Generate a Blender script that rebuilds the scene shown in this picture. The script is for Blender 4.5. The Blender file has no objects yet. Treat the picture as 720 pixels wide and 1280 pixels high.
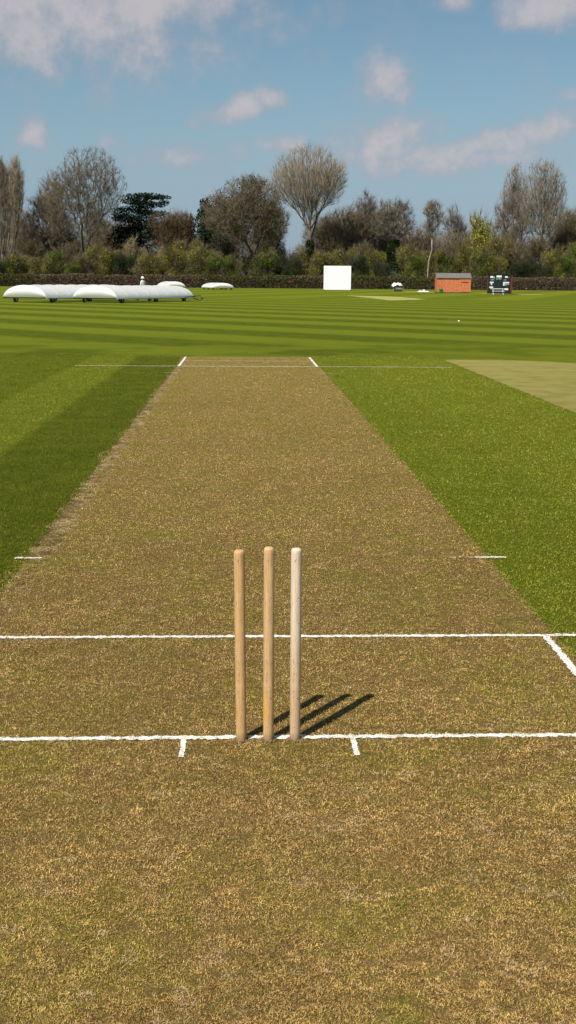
import bpy, math, random
import numpy as np
from mathutils import Matrix, Vector

S = bpy.context.scene
COL = S.collection
rng = np.random.default_rng(7)
random.seed(7)

# ------------------------------------------------------------------ camera
F, CH, CX, CY = 1470.6, 1.632, -0.0896, 4.024        # focal (px of 720), eye height, place of the photographer
YAW, PIT, ROL = 0.03852, 0.19464, 0.00743
_c, _s = math.cos(YAW), math.sin(YAW)
_r = Vector((_c, -_s, 0)); _f = Vector((_s*math.cos(PIT), _c*math.cos(PIT), -math.sin(PIT))); _u = _r.cross(_f)
_R = _r*math.cos(ROL) + _u*math.sin(ROL); _U = -_r*math.sin(ROL) + _u*math.cos(ROL)
cam = bpy.data.objects.new('camera', bpy.data.cameras.new('camera')); COL.objects.link(cam)
m = Matrix((_R, _U, -_f)).transposed().to_4x4(); m.translation = Vector((CX, -CY, CH)); cam.matrix_world = m
cam.data.sensor_fit = 'HORIZONTAL'; cam.data.sensor_width = 36; cam.data.lens = F*36/720
cam.data.clip_start = 0.05; cam.data.clip_end = 6000
S.camera = cam

def ray(px, py):
    return _R*((px-360)/F) + _U*(-(py-640)/F) + _f
def at(px, py, D):
    """world point seen at photo pixel (px,py) on the vertical plane Y = D"""
    d = ray(px, py); t = (D+CY)/d.y
    return Vector((CX, -CY, CH)) + d*t
def gx(px, D, z=0.0):
    """world X of photo column px on the ground at Y = D"""
    p = at(px, 350, D); return p.x
def gz(px, py, D): return at(px, py, D).z

# ------------------------------------------------------------------ world, sun, exposure
SUN_EL = math.radians(51.5)
ldir = Vector((0.325, 0.46, 0)).normalized()          # the way shadows run on the ground
L = Vector((ldir.x*math.cos(SUN_EL), ldir.y*math.cos(SUN_EL), -math.sin(SUN_EL)))
sun = bpy.data.objects.new('sun', bpy.data.lights.new('sun', 'SUN')); COL.objects.link(sun)
sun.data.energy = 4.7; sun.data.angle = math.radians(0.55); sun.data.color = (1.0, 0.945, 0.86)
sun.rotation_euler = L.to_track_quat('-Z', 'Y').to_euler(); sun.location = (0, 0, 50)
S.view_settings.view_transform = 'Standard'; S.view_settings.look = 'None'
S.view_settings.exposure = 0.34; S.view_settings.gamma = 1.0; S.view_settings.use_curve_mapping = False

class NT:
    """tiny node-tree helper"""
    def __init__(s, tree): s.t = tree; s.n = tree.nodes; s.l = tree.links
    def new(s, typ, **kw):
        n = s.n.new(typ)
        for k, v in kw.items(): setattr(n, k, v)
        return n
    def put(s, sock, v):
        if hasattr(v, 'links') or hasattr(v, 'is_output'): s.l.new(v, sock)
        elif isinstance(v, (tuple, list)) and len(v) == 3 and sock.type == 'RGBA': sock.default_value = (*v, 1)
        else: sock.default_value = v
    def m(s, op, a, b=0.0, c=None, clamp=False):
        n = s.new('ShaderNodeMath', operation=op); n.use_clamp = clamp
        s.put(n.inputs[0], a); s.put(n.inputs[1], b)
        if c is not None: s.put(n.inputs[2], c)
        return n.outputs[0]
    def mix(s, f, a, b, blend='MIX'):
        n = s.new('ShaderNodeMix', data_type='RGBA', blend_type=blend)
        s.put(n.inputs[0], f); s.put(n.inputs[6], a); s.put(n.inputs[7], b); return n.outputs[2]
    def noise(s, vec, scale, detail=3, rough=0.55, dist=0.0):
        n = s.new('ShaderNodeTexNoise'); s.put(n.inputs['Vector'], vec)
        n.inputs['Scale'].default_value = scale; n.inputs['Detail'].default_value = detail
        n.inputs['Roughness'].default_value = rough; n.inputs['Distortion'].default_value = dist
        return n.outputs['Fac']
    def ss(s, v, lo, hi, a=0.0, b=1.0):
        n = s.new('ShaderNodeMapRange', interpolation_type='SMOOTHSTEP')
        s.put(n.inputs[0], v); n.inputs[1].default_value = lo; n.inputs[2].default_value = hi
        n.inputs[3].default_value = a; n.inputs[4].default_value = b; return n.outputs[0]
    def vm(s, op, a, b=None, scale=None):
        n = s.new('ShaderNodeVectorMath', operation=op); s.put(n.inputs[0], a)
        if b is not None: s.put(n.inputs[1], b)
        if scale is not None: s.put(n.inputs[3], scale)
        return n

W = bpy.data.worlds.new('World'); S.world = W; W.use_nodes = True
w = NT(W.node_tree); w.n.clear()
sky = w.new('ShaderNodeTexSky', sky_type='NISHITA'); sky.sun_disc = False
sky.sun_elevation = SUN_EL; sky.sun_rotation = math.atan2(-ldir.x, -ldir.y) % (2*math.pi)
sky.air_density = 1.0; sky.dust_density = 0.35; sky.ozone_density = 2.2; sky.altitude = 50
tc = w.new('ShaderNodeTexCoord'); G = tc.outputs['Generated']
CLOUDS = [  # photo pixel centre, radii, strength, tilt  -> turned into sky directions below
 (60,24,220,60,.85,0),(170,2,130,40,1.0,0),(22,60,60,30,.75,0),(190,66,60,24,.35,0),(300,24,140,40,.45,0),
 (40,168,24,24,.75,0),(140,180,20,12,.6,-.4),(240,153,20,12,.5,-.2),(300,137,48,17,.95,-.25),(338,124,28,15,.9,0),
 (480,106,36,27,1.0,0),(350,181,36,14,.85,0),(478,170,74,25,.95,-.1),(425,176,34,16,.7,-.2),(600,180,62,18,.9,-.28),
 (694,162,34,22,.85,-.4),(684,6,64,28,.9,0),(576,2,32,13,.7,0),(410,65,22,14,.4,-.3),(706,118,46,8,.45,.1),
 (230,196,120,22,.5,-.1),(540,200,190,24,.85,0),(470,190,80,20,.85,0),(640,176,70,22,.85,-.2),(250,190,60,14,.5,-.1),(120,60,90,30,.5,0)]
nz = w.noise(G, 34.0, 7, 0.62); nz2 = w.noise(G, 12.0, 5, 0.6, 0.4)
total = None
for (px, py, rx, ry, st, tilt) in CLOUDS:
    d = ray(px, py).normalized()
    a = _R*math.cos(tilt) - _U*math.sin(tilt)*1.0; b = _R*math.sin(tilt) + _U*math.cos(tilt)
    df = w.vm('SUBTRACT', G, tuple(d)).outputs[0]
    ua = w.vm('DOT_PRODUCT', df, tuple(a/(rx/F))).outputs['Value']; ub = w.vm('DOT_PRODUCT', df, tuple(b/(ry/F))).outputs['Value']
    # flat-ish base: the lower half falls off faster
    r2 = w.m('ADD', w.m('MULTIPLY', ua, ua), w.m('MULTIPLY', ub, ub))
    g = w.m('MULTIPLY', w.m('POWER', 2.718, w.m('MULTIPLY', r2, -0.9)), st)
    total = g if total is None else w.m('MAXIMUM', total, g)
dens = w.m('ADD', total, w.m('MULTIPLY', w.m('SUBTRACT', nz, 0.5), 1.45))
dens = w.m('ADD', dens, w.m('MULTIPLY', w.m('SUBTRACT', nz2, 0.5), 0.7))
mask = w.ss(dens, 0.05, 1.0)
wisps = w.ss(w.m('ADD', nz2, w.m('MULTIPLY', nz, .3)), 0.56, 1.0, 0, 0.42)
mask = w.m('MAXIMUM', mask, wisps, clamp=True)
hs = w.new('ShaderNodeHueSaturation'); w.put(hs.inputs['Color'], sky.outputs[0]); hs.inputs['Hue'].default_value = 0.495
hs.inputs['Saturation'].default_value = 0.95; hs.inputs['Value'].default_value = 1.0
skyc = w.mix(1.0, hs.outputs[0], (0.95, 1.09, 1.06), 'MULTIPLY')
bw = w.new('ShaderNodeSeparateXYZ'); w.put(bw.inputs[0], G)
cloudc = w.mix(w.ss(w.m('ADD', dens, w.m('MULTIPLY', nz, .5)), .5, 1.5), (4.9, 5.1, 5.9), (7.6, 7.0, 7.2))
low = w.ss(bw.outputs[2], .0, .19, .85, 0.0)          # grey-blue haze low in the sky
skyc = w.mix(low, skyc, (3.6, 4.75, 6.5))
fin = w.mix(w.m('MULTIPLY', mask, 0.85), skyc, cloudc)
bg = w.new('ShaderNodeBackground'); w.put(bg.inputs[0], fin); bg.inputs[1].default_value = 0.059
out = w.new('ShaderNodeOutputWorld'); w.l.new(bg.outputs[0], out.inputs[0])

# ------------------------------------------------------------------ helpers
def material(name, base=None, rough=0.9, spec=0.2):
    mt = bpy.data.materials.new(name); mt.use_nodes = True
    t = NT(mt.node_tree); b = t.n['Principled BSDF']
    b.inputs['Roughness'].default_value = rough; b.inputs['Specular IOR Level'].default_value = spec
    if base: b.inputs['Base Color'].default_value = (*base, 1)
    return mt, t, b
def coords(t): return t.new('ShaderNodeTexCoord').outputs['Object']
def bump(t, b, h, strength, dist):
    n = t.new('ShaderNodeBump'); n.inputs['Strength'].default_value = strength; n.inputs['Distance'].default_value = dist
    t.put(n.inputs['Height'], h); t.l.new(n.outputs[0], b.inputs['Normal'])
def noisy(name, c1, c2, scale, rough=0.85, spec=0.2, bmp=0.0, bd=0.01, detail=4, stretch=None):
    mt, t, b = material(name, None, rough, spec); P = coords(t)
    if stretch:
        mp = t.new('ShaderNodeMapping'); t.put(mp.inputs[0], P); mp.inputs['Scale'].default_value = stretch; P = mp.outputs[0]
    n = t.noise(P, scale, detail, .6); t.put(b.inputs['Base Color'], t.mix(t.ss(n, .3, .7), c1, c2))
    if bmp: bump(t, b, n, bmp, bd)
    return mt
def attr_mat(name, rough=0.8, spec=0.15, trans=0.0, var=0.0):
    mt, t, b = material(name, None, rough, spec)
    a = t.new('ShaderNodeAttribute', attribute_name='col')
    c = a.outputs['Color']
    t.put(b.inputs['Base Color'], c)
    if trans:
        tr = t.new('ShaderNodeBsdfTranslucent'); t.put(tr.inputs[0], c)
        mx = t.new('ShaderNodeMixShader'); mx.inputs[0].default_value = trans
        t.l.new(b.outputs[0], mx.inputs[1]); t.l.new(tr.outputs[0], mx.inputs[2])
        t.l.new(mx.outputs[0], t.n['Material Output'].inputs[0])
    return mt

def np_mesh(name, V, faces, k, col=None, smooth=False):
    """faces: (n,k) index array; col: (nverts,3)"""
    me = bpy.data.meshes.new(name); n = len(faces)
    me.vertices.add(len(V)); me.vertices.foreach_set('co', np.asarray(V, np.float32).ravel())
    me.loops.add(n*k); me.loops.foreach_set('vertex_index', np.asarray(faces, np.int32).ravel())
    me.polygons.add(n); me.polygons.foreach_set('loop_start', np.arange(0, n*k, k, dtype=np.int32))
    me.polygons.foreach_set('loop_total', np.full(n, k, np.int32))
    me.polygons.foreach_set('use_smooth', np.full(n, smooth, bool))
    me.update(calc_edges=True)
    if col is not None:
        a = me.color_attributes.new('col', 'FLOAT_COLOR', 'POINT')
        a.data.foreach_set('color', np.concatenate([col, np.ones((len(col), 1))], 1).astype(np.float32).ravel())
    return me

def tag(o, label=None, cat=None, group=None, kind=None):
    if label: o['label'] = label
    if cat: o['category'] = cat
    if group: o['group'] = group
    if kind: o['kind'] = kind
    return o
def link(name, me, mat, parent=None, loc=None):
    o = bpy.data.objects.new(name, me); COL.objects.link(o)
    if mat:
        if me.materials: pass
        else: me.materials.append(mat)
    if parent: o.parent = parent
    if loc: o.location = loc
    return o
def empty(name, loc, rz=0.0):
    o = bpy.data.objects.new(name, None); COL.objects.link(o); o.location = loc; o.rotation_euler = (0, 0, rz)
    o.empty_display_size = .2; return o
def copy_tree(o, parent=None):
    c = o.copy(); COL.objects.link(c); c.parent = parent
    for ch in list(o.children): copy_tree(ch, c)
    return c

class MB:
    def __init__(s): s.v = []; s.f = []
    def add(s, vs, fs):
        k = len(s.v); s.v += [tuple(v) for v in vs]; s.f += [tuple(i+k for i in f) for f in fs]; return s
    def box(s, x0, x1, y0, y1, z0, z1):
        return s.add([(x0,y0,z0),(x1,y0,z0),(x1,y1,z0),(x0,y1,z0),(x0,y0,z1),(x1,y0,z1),(x1,y1,z1),(x0,y1,z1)],
                     [(0,3,2,1),(4,5,6,7),(0,1,5,4),(1,2,6,5),(2,3,7,6),(3,0,4,7)])
    def tube(s, pts, r, n=8, closed=False):
        pts = [Vector(p) for p in pts]; rs = r if isinstance(r, (list, tuple)) else [r]*len(pts); rings = []
        for i, p in enumerate(pts):
            d = (pts[min(i+1, len(pts)-1)] - pts[max(i-1, 0)]).normalized()
            a = d.orthogonal().normalized() if abs(d.z) > .95 else d.cross(Vector((0,0,1))).normalized()
            b = d.cross(a)
            rings.append([p + a*math.cos(2*math.pi*j/n)*rs[i] + b*math.sin(2*math.pi*j/n)*rs[i] for j in range(n)])
        vs = [v for rg in rings for v in rg]; fs = []
        for i in range(len(pts)-1):
            for j in range(n): fs.append((i*n+j, i*n+(j+1) % n, (i+1)*n+(j+1) % n, (i+1)*n+j))
        fs.append(tuple(range(n))[::-1]); fs.append(tuple((len(pts)-1)*n+j for j in range(n)))
        return s.add(vs, fs)
    def build(s, name, mat, parent=None, smooth=False, bevel=0.0, loc=None):
        me = bpy.data.meshes.new(name); me.from_pydata(s.v, [], s.f); me.update()
        import bmesh
        bm = bmesh.new(); bm.from_mesh(me)
        bmesh.ops.recalc_face_normals(bm, faces=bm.faces)
        if bevel: bmesh.ops.bevel(bm, geom=bm.edges[:], offset=bevel, segments=2, affect='EDGES', profile=.6)
        bm.to_mesh(me); bm.free()
        if smooth:
            for p in me.polygons: p.use_smooth = True
        return link(name, me, mat, parent, loc)

# value noise in numpy, for colouring blades in patches
_tab = rng.random((256, 256))
def vnoise(x, y, sc):
    x = np.asarray(x)*sc + 1000.3; y = np.asarray(y)*sc + 1000.7
    i = np.floor(x).astype(int); j = np.floor(y).astype(int); fx = x-i; fy = y-j
    fx = fx*fx*(3-2*fx); fy = fy*fy*(3-2*fy)
    T = lambda a, b: _tab[a % 256, b % 256]
    return (T(i,j)*(1-fx)+T(i+1,j)*fx)*(1-fy) + (T(i,j+1)*(1-fx)+T(i+1,j+1)*fx)*fy

# ------------------------------------------------------------------ ground: one sheet to the horizon
PH = 1.37                       # half width of the cut strip
SQ_Y = 21.55                    # the end of the square
def grass_sheet_material(name, zone):
    mt, t, b = material(name, None, 1.0, 0.08)
    P = coords(t); sx = t.new('ShaderNodeSeparateXYZ'); t.put(sx.inputs[0], P)
    X, Y = sx.outputs[0], sx.outputs[1]
    fine = t.noise(P, 260, 4, .75); mid = t.noise(P, 38, 4, .65); patch = t.noise(P, 2.3, 4, .6); big = t.noise(P, .22, 4, .55)
    if zone == 'pitch':
        c = t.mix(t.ss(fine, .32, .68), (0.060, 0.034, 0.010), (0.48, 0.315, 0.115))
        g = t.mix(t.ss(fine, .32, .68), (0.055, 0.050, 0.006), (0.37, 0.32, 0.060))
        far = t.ss(Y, -1.0, 12.0)
        gm = t.m('ADD', t.ss(t.m('ADD', t.m('MULTIPLY', patch, .55), t.m('MULTIPLY', mid, .45)), .40, .64), t.m('MULTIPLY', far, .14), clamp=True)
        c = t.mix(t.m('MULTIPLY', gm, .8), c, g)
        worn = t.m('MULTIPLY', t.ss(big, .52, .75), .35)
        c = t.mix(worn, c, (0.33, 0.23, 0.085))
        # the worn, scuffed edge on the left, where old ends have been played off
        e = t.m('ADD', X, t.m('MULTIPLY', t.m('SUBTRACT', patch, .5), .10))
        edge = t.m('MULTIPLY', t.ss(e, -1.27, -1.19, 1, 0), t.ss(t.noise(P, 2.2, 4, .7), .30, .5))
        c = t.mix(t.m('MULTIPLY', edge, .55), c, t.mix(t.ss(t.noise(P, 9, 4, .7), .42, .62), (0.14, 0.09, 0.035), (0.50, 0.385, 0.20)))
    elif zone == 'strip':
        c = t.mix(t.ss(fine, .3, .7), (0.20, 0.175, 0.040), (0.47, 0.40, 0.120))
        c = t.mix(t.m('MULTIPLY', t.ss(patch, .4, .65), .4), c, (0.14, 0.155, 0.035))
    else:
        wob = t.m('MULTIPLY', t.m('SUBTRACT', t.noise(P, .35, 4, .6), .5), 1.1)
        s1 = t.m('MULTIPLY', t.m('SUBTRACT', t.m('ADD', t.m('ADD', X, Y), wob), 31.3), 2*math.pi/7.86)
        sq = t.ss(t.m('ADD', t.m('SINE', s1), t.m('MULTIPLY', t.m('SUBTRACT', mid, .5), 1.2)), -.45, .45)                       # 1 = dark band: shading of leaning blades, put into the colour
        s2 = t.m('MULTIPLY', t.m('ADD', t.m('SUBTRACT', X, t.m('MULTIPLY', Y, .35)), wob), 2*math.pi/11.0)
        cross = t.ss(t.m('SINE', s2), -.3, .3)
        farz = t.ss(Y, 96, 112)
        dark_out = t.m('ADD', t.m('MULTIPLY', sq, t.m('SUBTRACT', 1.0, farz)), t.m('MULTIPLY', t.m('MULTIPLY', cross, .6), farz))
        # the square: bands cut along the pitch, their blade-lean shading painted too
        xe = t.m('ADD', X, t.m('MULTIPLY', wob, .12))
        bands = None
        for (a0, a1, v) in ((-1.2, -2.38, .85), (-2.38, -3.3, .18), (-3.3, -5.3, .62), (-7.2, -9.2, .6), (2.3, 1.2, .16), (-11, -13, .5)):
            lo, hi = min(a0, a1), max(a0, a1)
            q = t.m('MULTIPLY', t.m('MULTIPLY', t.ss(xe, lo-.09, lo+.09), t.ss(xe, hi-.09, hi+.09, 1, 0)), v)
            bands = q if bands is None else t.m('MAXIMUM', bands, q)
        insq = t.m('MULTIPLY', t.ss(t.m('ADD', Y, t.m('MULTIPLY', wob, 2.2)), SQ_Y-1.6, SQ_Y+1.6, 1, 0), t.m('MULTIPLY', t.ss(X, -15, -12), t.ss(X, 15, 18, 1, 0)))
        dk = t.m('ADD', t.m('MULTIPLY', dark_out, t.m('SUBTRACT', 1.0, insq)), t.m('MULTIPLY', bands, insq), clamp=True)
        # the mower's turning band just past the end of the square
        turn = t.m('MULTIPLY', t.ss(Y, 21.0, 23.2), t.ss(Y, 25.0, 29.0, 1, 0))
        dk = t.mix(t.m('MULTIPLY', turn, .75), dk, t.ss(t.noise(P, .35, 3, .5), .45, .6))
        light = t.mix(t.ss(fine, .3, .7), (0.082, 0.110, 0.002), (0.185, 0.212, 0.010))
        darkc = t.mix(t.ss(fine, .3, .7), (0.042, 0.064, 0.0006), (0.098, 0.125, 0.002))
        c = t.mix(dk, light, darkc)
        c = t.mix(t.m('MULTIPLY', t.ss(t.m('ADD', t.m('MULTIPLY', patch, .6), t.m('MULTIPLY', mid, .4)), .44, .68), .45), c, (0.19, 0.185, 0.014))
        c = t.mix(t.m('MULTIPLY', t.ss(big, .5, .75), .22), c, (0.075, 0.115, 0.004))
        # dry grass by the hut and the scoreboard, and scattered scuffs
        dry = None
        for (bx, by, rx, ry) in DRY:
            dx = t.m('MULTIPLY', t.m('SUBTRACT', X, bx), 1/rx); dy = t.m('MULTIPLY', t.m('SUBTRACT', Y, by), 1/ry)
            q = t.ss(t.m('ADD', t.m('ADD', t.m('MULTIPLY', dx, dx), t.m('MULTIPLY', dy, dy)), t.m('MULTIPLY', patch, .6)), .7, 1.5, 1, 0)
            dry = q if dry is None else t.m('MAXIMUM', dry, q)
        c = t.mix(t.m('MULTIPLY', dry, .8), c, (0.33, 0.31, 0.12))
        # rough unmown verge before the hedge
        c = t.mix(t.m('MULTIPLY', t.ss(Y, 205, 222), .7), c, t.mix(t.ss(patch, .4, .6), (0.06, 0.09, 0.012), (0.15, 0.16, 0.04)))
    t.put(b.inputs['Base Color'], c)
    bump(t, b, t.m('ADD', fine, t.m('MULTIPLY', mid, .8)), 1.0, .015)
    return mt
DRY = [(at(602, 362, 168).x, 160, 1.6, 6), (at(650, 362, 160).x, 154, 1.7, 5), (at(516, 362, 185).x, 180, 2.4, 5), (at(536, 362, 180).x, 172, 1.2, 4)]

def sheet(name, pts, z, mat, jag=0.0, step=0.15):
    """flat polygon, with its edges cut ragged when jag > 0"""
    P = []
    for i in range(len(pts)):
        a = Vector(pts[i]); b = Vector(pts[(i+1) % len(pts)]); n = max(1, int((b-a).length/step)) if jag else 1
        nr = Vector((-(b-a).y, (b-a).x)).normalized()
        for k in range(n):
            q = a.lerp(b, k/n)
            if jag and k: q = q + nr*random.gauss(0, jag)
            P.append((q.x, q.y, z))
    me = bpy.data.meshes.new(name); me.from_pydata(P, [], [tuple(range(len(P)))]); me.update()
    if me.polygons[0].normal.z < 0: me.flip_normals()
    o = link(name, me, mat); tag(o, kind='structure'); return o

R_ = 2600
sheet('ground', [(-R_, -R_), (R_, -R_), (R_, R_), (-R_, R_)], 0, grass_sheet_material('outfield_grass', 'out'))
M_pitch = grass_sheet_material('pitch_turf', 'pitch'); M_strip = grass_sheet_material('dry_strip_turf', 'strip')
sheet('pitch', [(-PH, -6), (PH, -6), (PH, 21.5), (-PH, 21.5)], .004, M_pitch, .012, .03)
sheet('adjacent_pitch', [(4.13, -6), (7.3, -6), (7.3, 19.2), (6.3, 20.4), (5.4, 20.85), (4.13, 20.9)], .004, M_strip, .028, .05)
a = at(434, 369.6, 120)
M_far = noisy('straw_turf', (.24,.25,.07), (.40,.37,.13), 1.2, 1, .05)
sheet('distant_pitch', [(12.4, 97), (16.6, 104), (15.6, 122), (11.4, 128)], .004, M_far, .1, .8)

# painted crease lines: thin sheets with ragged edges
mt, t, b = material('line_paint', None, .95, .1); P = coords(t)
n1 = t.noise(P, 160, 3, .7); n2 = t.noise(P, 22, 3, .6)
cov = t.ss(t.m('ADD', n1, t.m('MULTIPLY', n2, .5)), .58, .80)
t.put(b.inputs['Base Color'], t.mix(cov, (0.36, 0.29, 0.16), (0.84, 0.82, 0.76))); bump(t, b, n1, .8, .004); M_line = mt
mt, t, b = material('faint_line_paint', None, .95, .1); P = coords(t)
t.put(b.inputs['Base Color'], t.mix(t.ss(t.noise(P, 60, 3, .7), .4, .6), (0.34, 0.34, 0.20), (0.72, 0.72, 0.60))); M_faint = mt
M_faint2 = noisy('worn_line_paint', (.20,.15,.07), (.58,.52,.38), 45, 1, .05, detail=4)
LINES = []
def line(x0, x1, y0, y1, mat=M_line, name='bowling_crease', z=.008, jag=.0045):
    sheet(name, [(x0, y0), (x1, y0), (x1, y1), (x0, y1)], z, mat, jag, .012 if y1 < 5 else .1); LINES.append((x0, x1, y0, y1))
line(-2.2, 2.2, -.0155, .0145, name='bowling_crease')
line(-3.0, 3.4, 1.212, 1.243, name='popping_crease')
line(-.3145, -.2955, -.178, -.017, jag=.0016, name='stump_guide_mark', z=.0081); line(.2965, .3155, -.172, -.017, jag=.0016, name='stump_guide_mark', z=.0081)
line(1.30, 1.345, -1.3, -.017, name='return_crease'); line(1.307, 1.339, .016, 1.21, name='return_crease')
line(-1.345, -1.30, -1.3, -.017, name='return_crease'); line(-1.345, -1.30, .016, 1.21, name='return_crease')
line(-1.44, -1.285, 2.795, 2.822, name='danger_area_mark', jag=.004); line(1.30, 1.49, 2.795, 2.824, name='danger_area_mark', jag=.004); line(1.14, 1.30, 2.80, 2.818, M_faint2, 'danger_area_mark', jag=.004)
line(-3.3, -1.34, 18.57, 18.63, M_faint, 'popping_crease'); line(-1.34, 1.34, 18.56, 18.64, M_faint, 'popping_crease'); line(1.34, 3.9, 18.57, 18.63, M_faint, 'popping_crease')
line(-1.29, 1.29, 20.10, 20.15, M_faint, 'bowling_crease')
line(-1.345, -1.30, 18.64, 21.35, name='return_crease', z=.0085); line(1.30, 1.345, 18.64, 21.35, name='return_crease', z=.0085)
line(-1.5, -1.26, 16.98, 17.03, M_faint, 'danger_area_mark'); line(1.26, 1.5, 16.98, 17.03, M_faint, 'danger_area_mark')

# ------------------------------------------------------------------ grass blades (real geometry, thinning out with distance)
def blades(name, n, x0, x1, y0, y1, kind, upright, len0, wid0, keep=None, near=2.6):
    # density falls as 1/d^2, blades grow a little with distance
    X = []; Y = []; got = 0; cx, cy = CX, -CY
    while got < n:
        k = n*2
        x = rng.uniform(x0, x1, k); ly = np.exp(rng.uniform(math.log(y0-cy), math.log(y1-cy), k)) + cy
        d = np.hypot(x-cx, ly-cy)
        pr = (ly-cy)*np.minimum(1, (near/d)**2); pr = pr/pr.max()
        ok = rng.random(k) < pr
        if keep is not None: ok &= keep(x, ly)
        X.append(x[ok]); Y.append(ly[ok]); got += ok.sum()
    x = np.concatenate(X)[:n]; y = np.concatenate(Y)[:n]
    d = np.hypot(x-cx, y-cy, ); g = np.maximum(1, d/near)
    ln = len0*g**.33*np.exp(rng.normal(0, .42, n)); wd = wid0*g**.66*rng.uniform(.6, 1.4, n)
    az = rng.uniform(0, 2*math.pi, n); el = rng.uniform(upright[0], upright[1], n)
    tuft = vnoise(x, y, 26)*.5+vnoise(x, y, 57)*.5
    base = np.stack([x, y, .0025+.0085*np.clip(tuft*1.7-.45, 0, 1)*(.80 if kind == 'pitch' else .9)], 1)
    dr = np.stack([np.cos(az)*np.cos(el), np.sin(az)*np.cos(el), np.sin(el)], 1)
    sd = np.stack([-np.sin(az), np.cos(az), rng.uniform(-.5, .5, n)], 1)
    midp = base + dr*(ln*.55)[:, None]
    dr2 = dr.copy(); dr2[:, 2] *= rng.uniform(-.6, .9, n); dr2[:, :2] += rng.normal(0, .2, (n, 2))
    tip = midp + dr2*(ln*.45)[:, None]; tip[:, 2] = np.maximum(tip[:, 2], .006)
    hw = (sd*wd[:, None])*.5
    V = np.stack([base-hw, base+hw, midp-hw*.9, midp+hw*.9, tip], 1).reshape(-1, 3)
    i = np.arange(n)*5
    Fq = np.stack([i, i+1, i+3, i+2], 1); Ft = np.stack([i+2, i+3, i+4], 1)
    T = np.concatenate([Fq[:, [0,1,2]], Fq[:, [0,2,3]], Ft])
    # colours
    pn = vnoise(x, y, 3.1)*.45 + vnoise(x, y, 9.7)*.35 + vnoise(x, y, 31)*.2; pb = vnoise(x+50, y, .8)*.5+vnoise(x, y+31, 5.2)*.5
    u = rng.random(n)
    if kind == 'pitch':
        gshare = np.clip((pn-.39)*1.6, .03, .7) + np.clip((y-1)*.016, 0, .24)
        pal_d = np.array([(.62,.405,.155),(.44,.268,.085),(.23,.130,.036),(.68,.50,.24),(.070,.037,.011)]); wdp = [.26,.24,.19,.07,.24]  # darkest dry tone paints the shade in gaps between blades
        pal_g = np.array([(.265,.235,.026),(.17,.175,.010),(.42,.34,.070),(.10,.135,.005)]); wgp = [.35,.25,.28,.12]
        cd = pal_d[rng.choice(5, n, p=wdp)]; cg = pal_g[rng.choice(4, n, p=wgp)]
        c = np.where((u < gshare)[:, None], cg, cd)
        c = c*(np.array([1.10, 1.10, 1.04])*(0.78+.48*pb)[:, None]*1.0)*((1+0*pb)*(.72+.56*vnoise(x+11, y, 27)))[:, None]
        ps = (vnoise(x, y+5, 14)*.6+vnoise(x+3, y, 33)*.4 > .735) & (rng.random(n) < .42)
        c = np.where(ps[:, None], np.array([.68,.48,.26])*rng.uniform(.75, 1.1, n)[:, None], c)
        ed = (x < -1.21-.11*vnoise(x, y, 6)) & (vnoise(x, y+7, 1.7) > .25) & (rng.random(n) < .72)
        lo = vnoise(x*1.5+3, y, 7) > .5
        ec = np.where(lo[:, None], np.array([.62,.47,.24]), np.array([.17,.115,.045]))*rng.uniform(.6, 1.15, n)[:, None]
        c = np.where(ed[:, None], ec, c)
    else:
        wob = (vnoise(x, y, .8)-.5)*.08
        dk = np.zeros(n)  # mown bands: light off leaning blades, painted into the blade colour
        for (lo, hi, v) in ((-2.38, -1.2, .85), (-3.3, -2.38, .18), (-5.3, -3.3, .62), (1.2, 2.3, .16)):
            dk = np.maximum(dk, np.clip(((x+wob)-lo)/.15+.5, 0, 1)*np.clip((hi-(x+wob))/.15+.5, 0, 1)*v)
        pal = np.array([(.168,.200,.014),(.22,.240,.022),(.31,.29,.045),(.095,.135,.006),(.42,.36,.09)])
        c = pal[rng.choice(5, n, p=[.28,.27,.20,.15,.10])]*(.72+.72*pn)[:, None]
        c = c*(1-.62*dk)[:, None]; c[:, 2] *= (1-.3*dk)
    # blades standing in the painted lines carry the paint
    for (lx0, lx1, ly0, ly1) in LINES:
        if ly1 > 5 or abs(ly1-2.818) < .001: continue
        jx = rng.normal(0, .0035, n); jy = rng.normal(0, .004, n)
        inl = (x+jx > lx0) & (x+jx < lx1) & (y+jy > ly0) & (y+jy < ly1) & (rng.random(n) < .76)
        c[inl] = np.array([.84, .83, .77])*rng.uniform(.85, 1.05, inl.sum())[:, None]
    me = np_mesh(name, V, T, 3, np.repeat(c, 5, 0))
    o = link(name, me, M_blade); tag(o, kind='stuff'); return o
M_blade = attr_mat('grass_blade', .9, .1, .10)
o = blades('pitch_grass', 1350000, -1.72, 1.72, -2.1, 21.4, 'pitch', (.08, 1.15), .0055, .00092, keep=lambda x, y: (x < PH+.012) & (x > -PH-.015-.10*(vnoise(x*0, y, 1.9)-.4)-.04*vnoise(x, y, 9)))
tag(o, 'short brown and olive mown grass matted on the bare pitch', 'grass')
o = blades('turf_grass', 560000, -6, 8, -2.1, 22, 'green', (.2, 1.1), .011, .0015, near=4.0,
           keep=lambda x, y: (np.abs(x) > PH-.01) & ((x < 4.13)) & (np.abs(x) < 2.9 + np.maximum(y, 0)*.3))
tag(o, 'close cut green grass growing either side of the pitch', 'grass')

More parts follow.
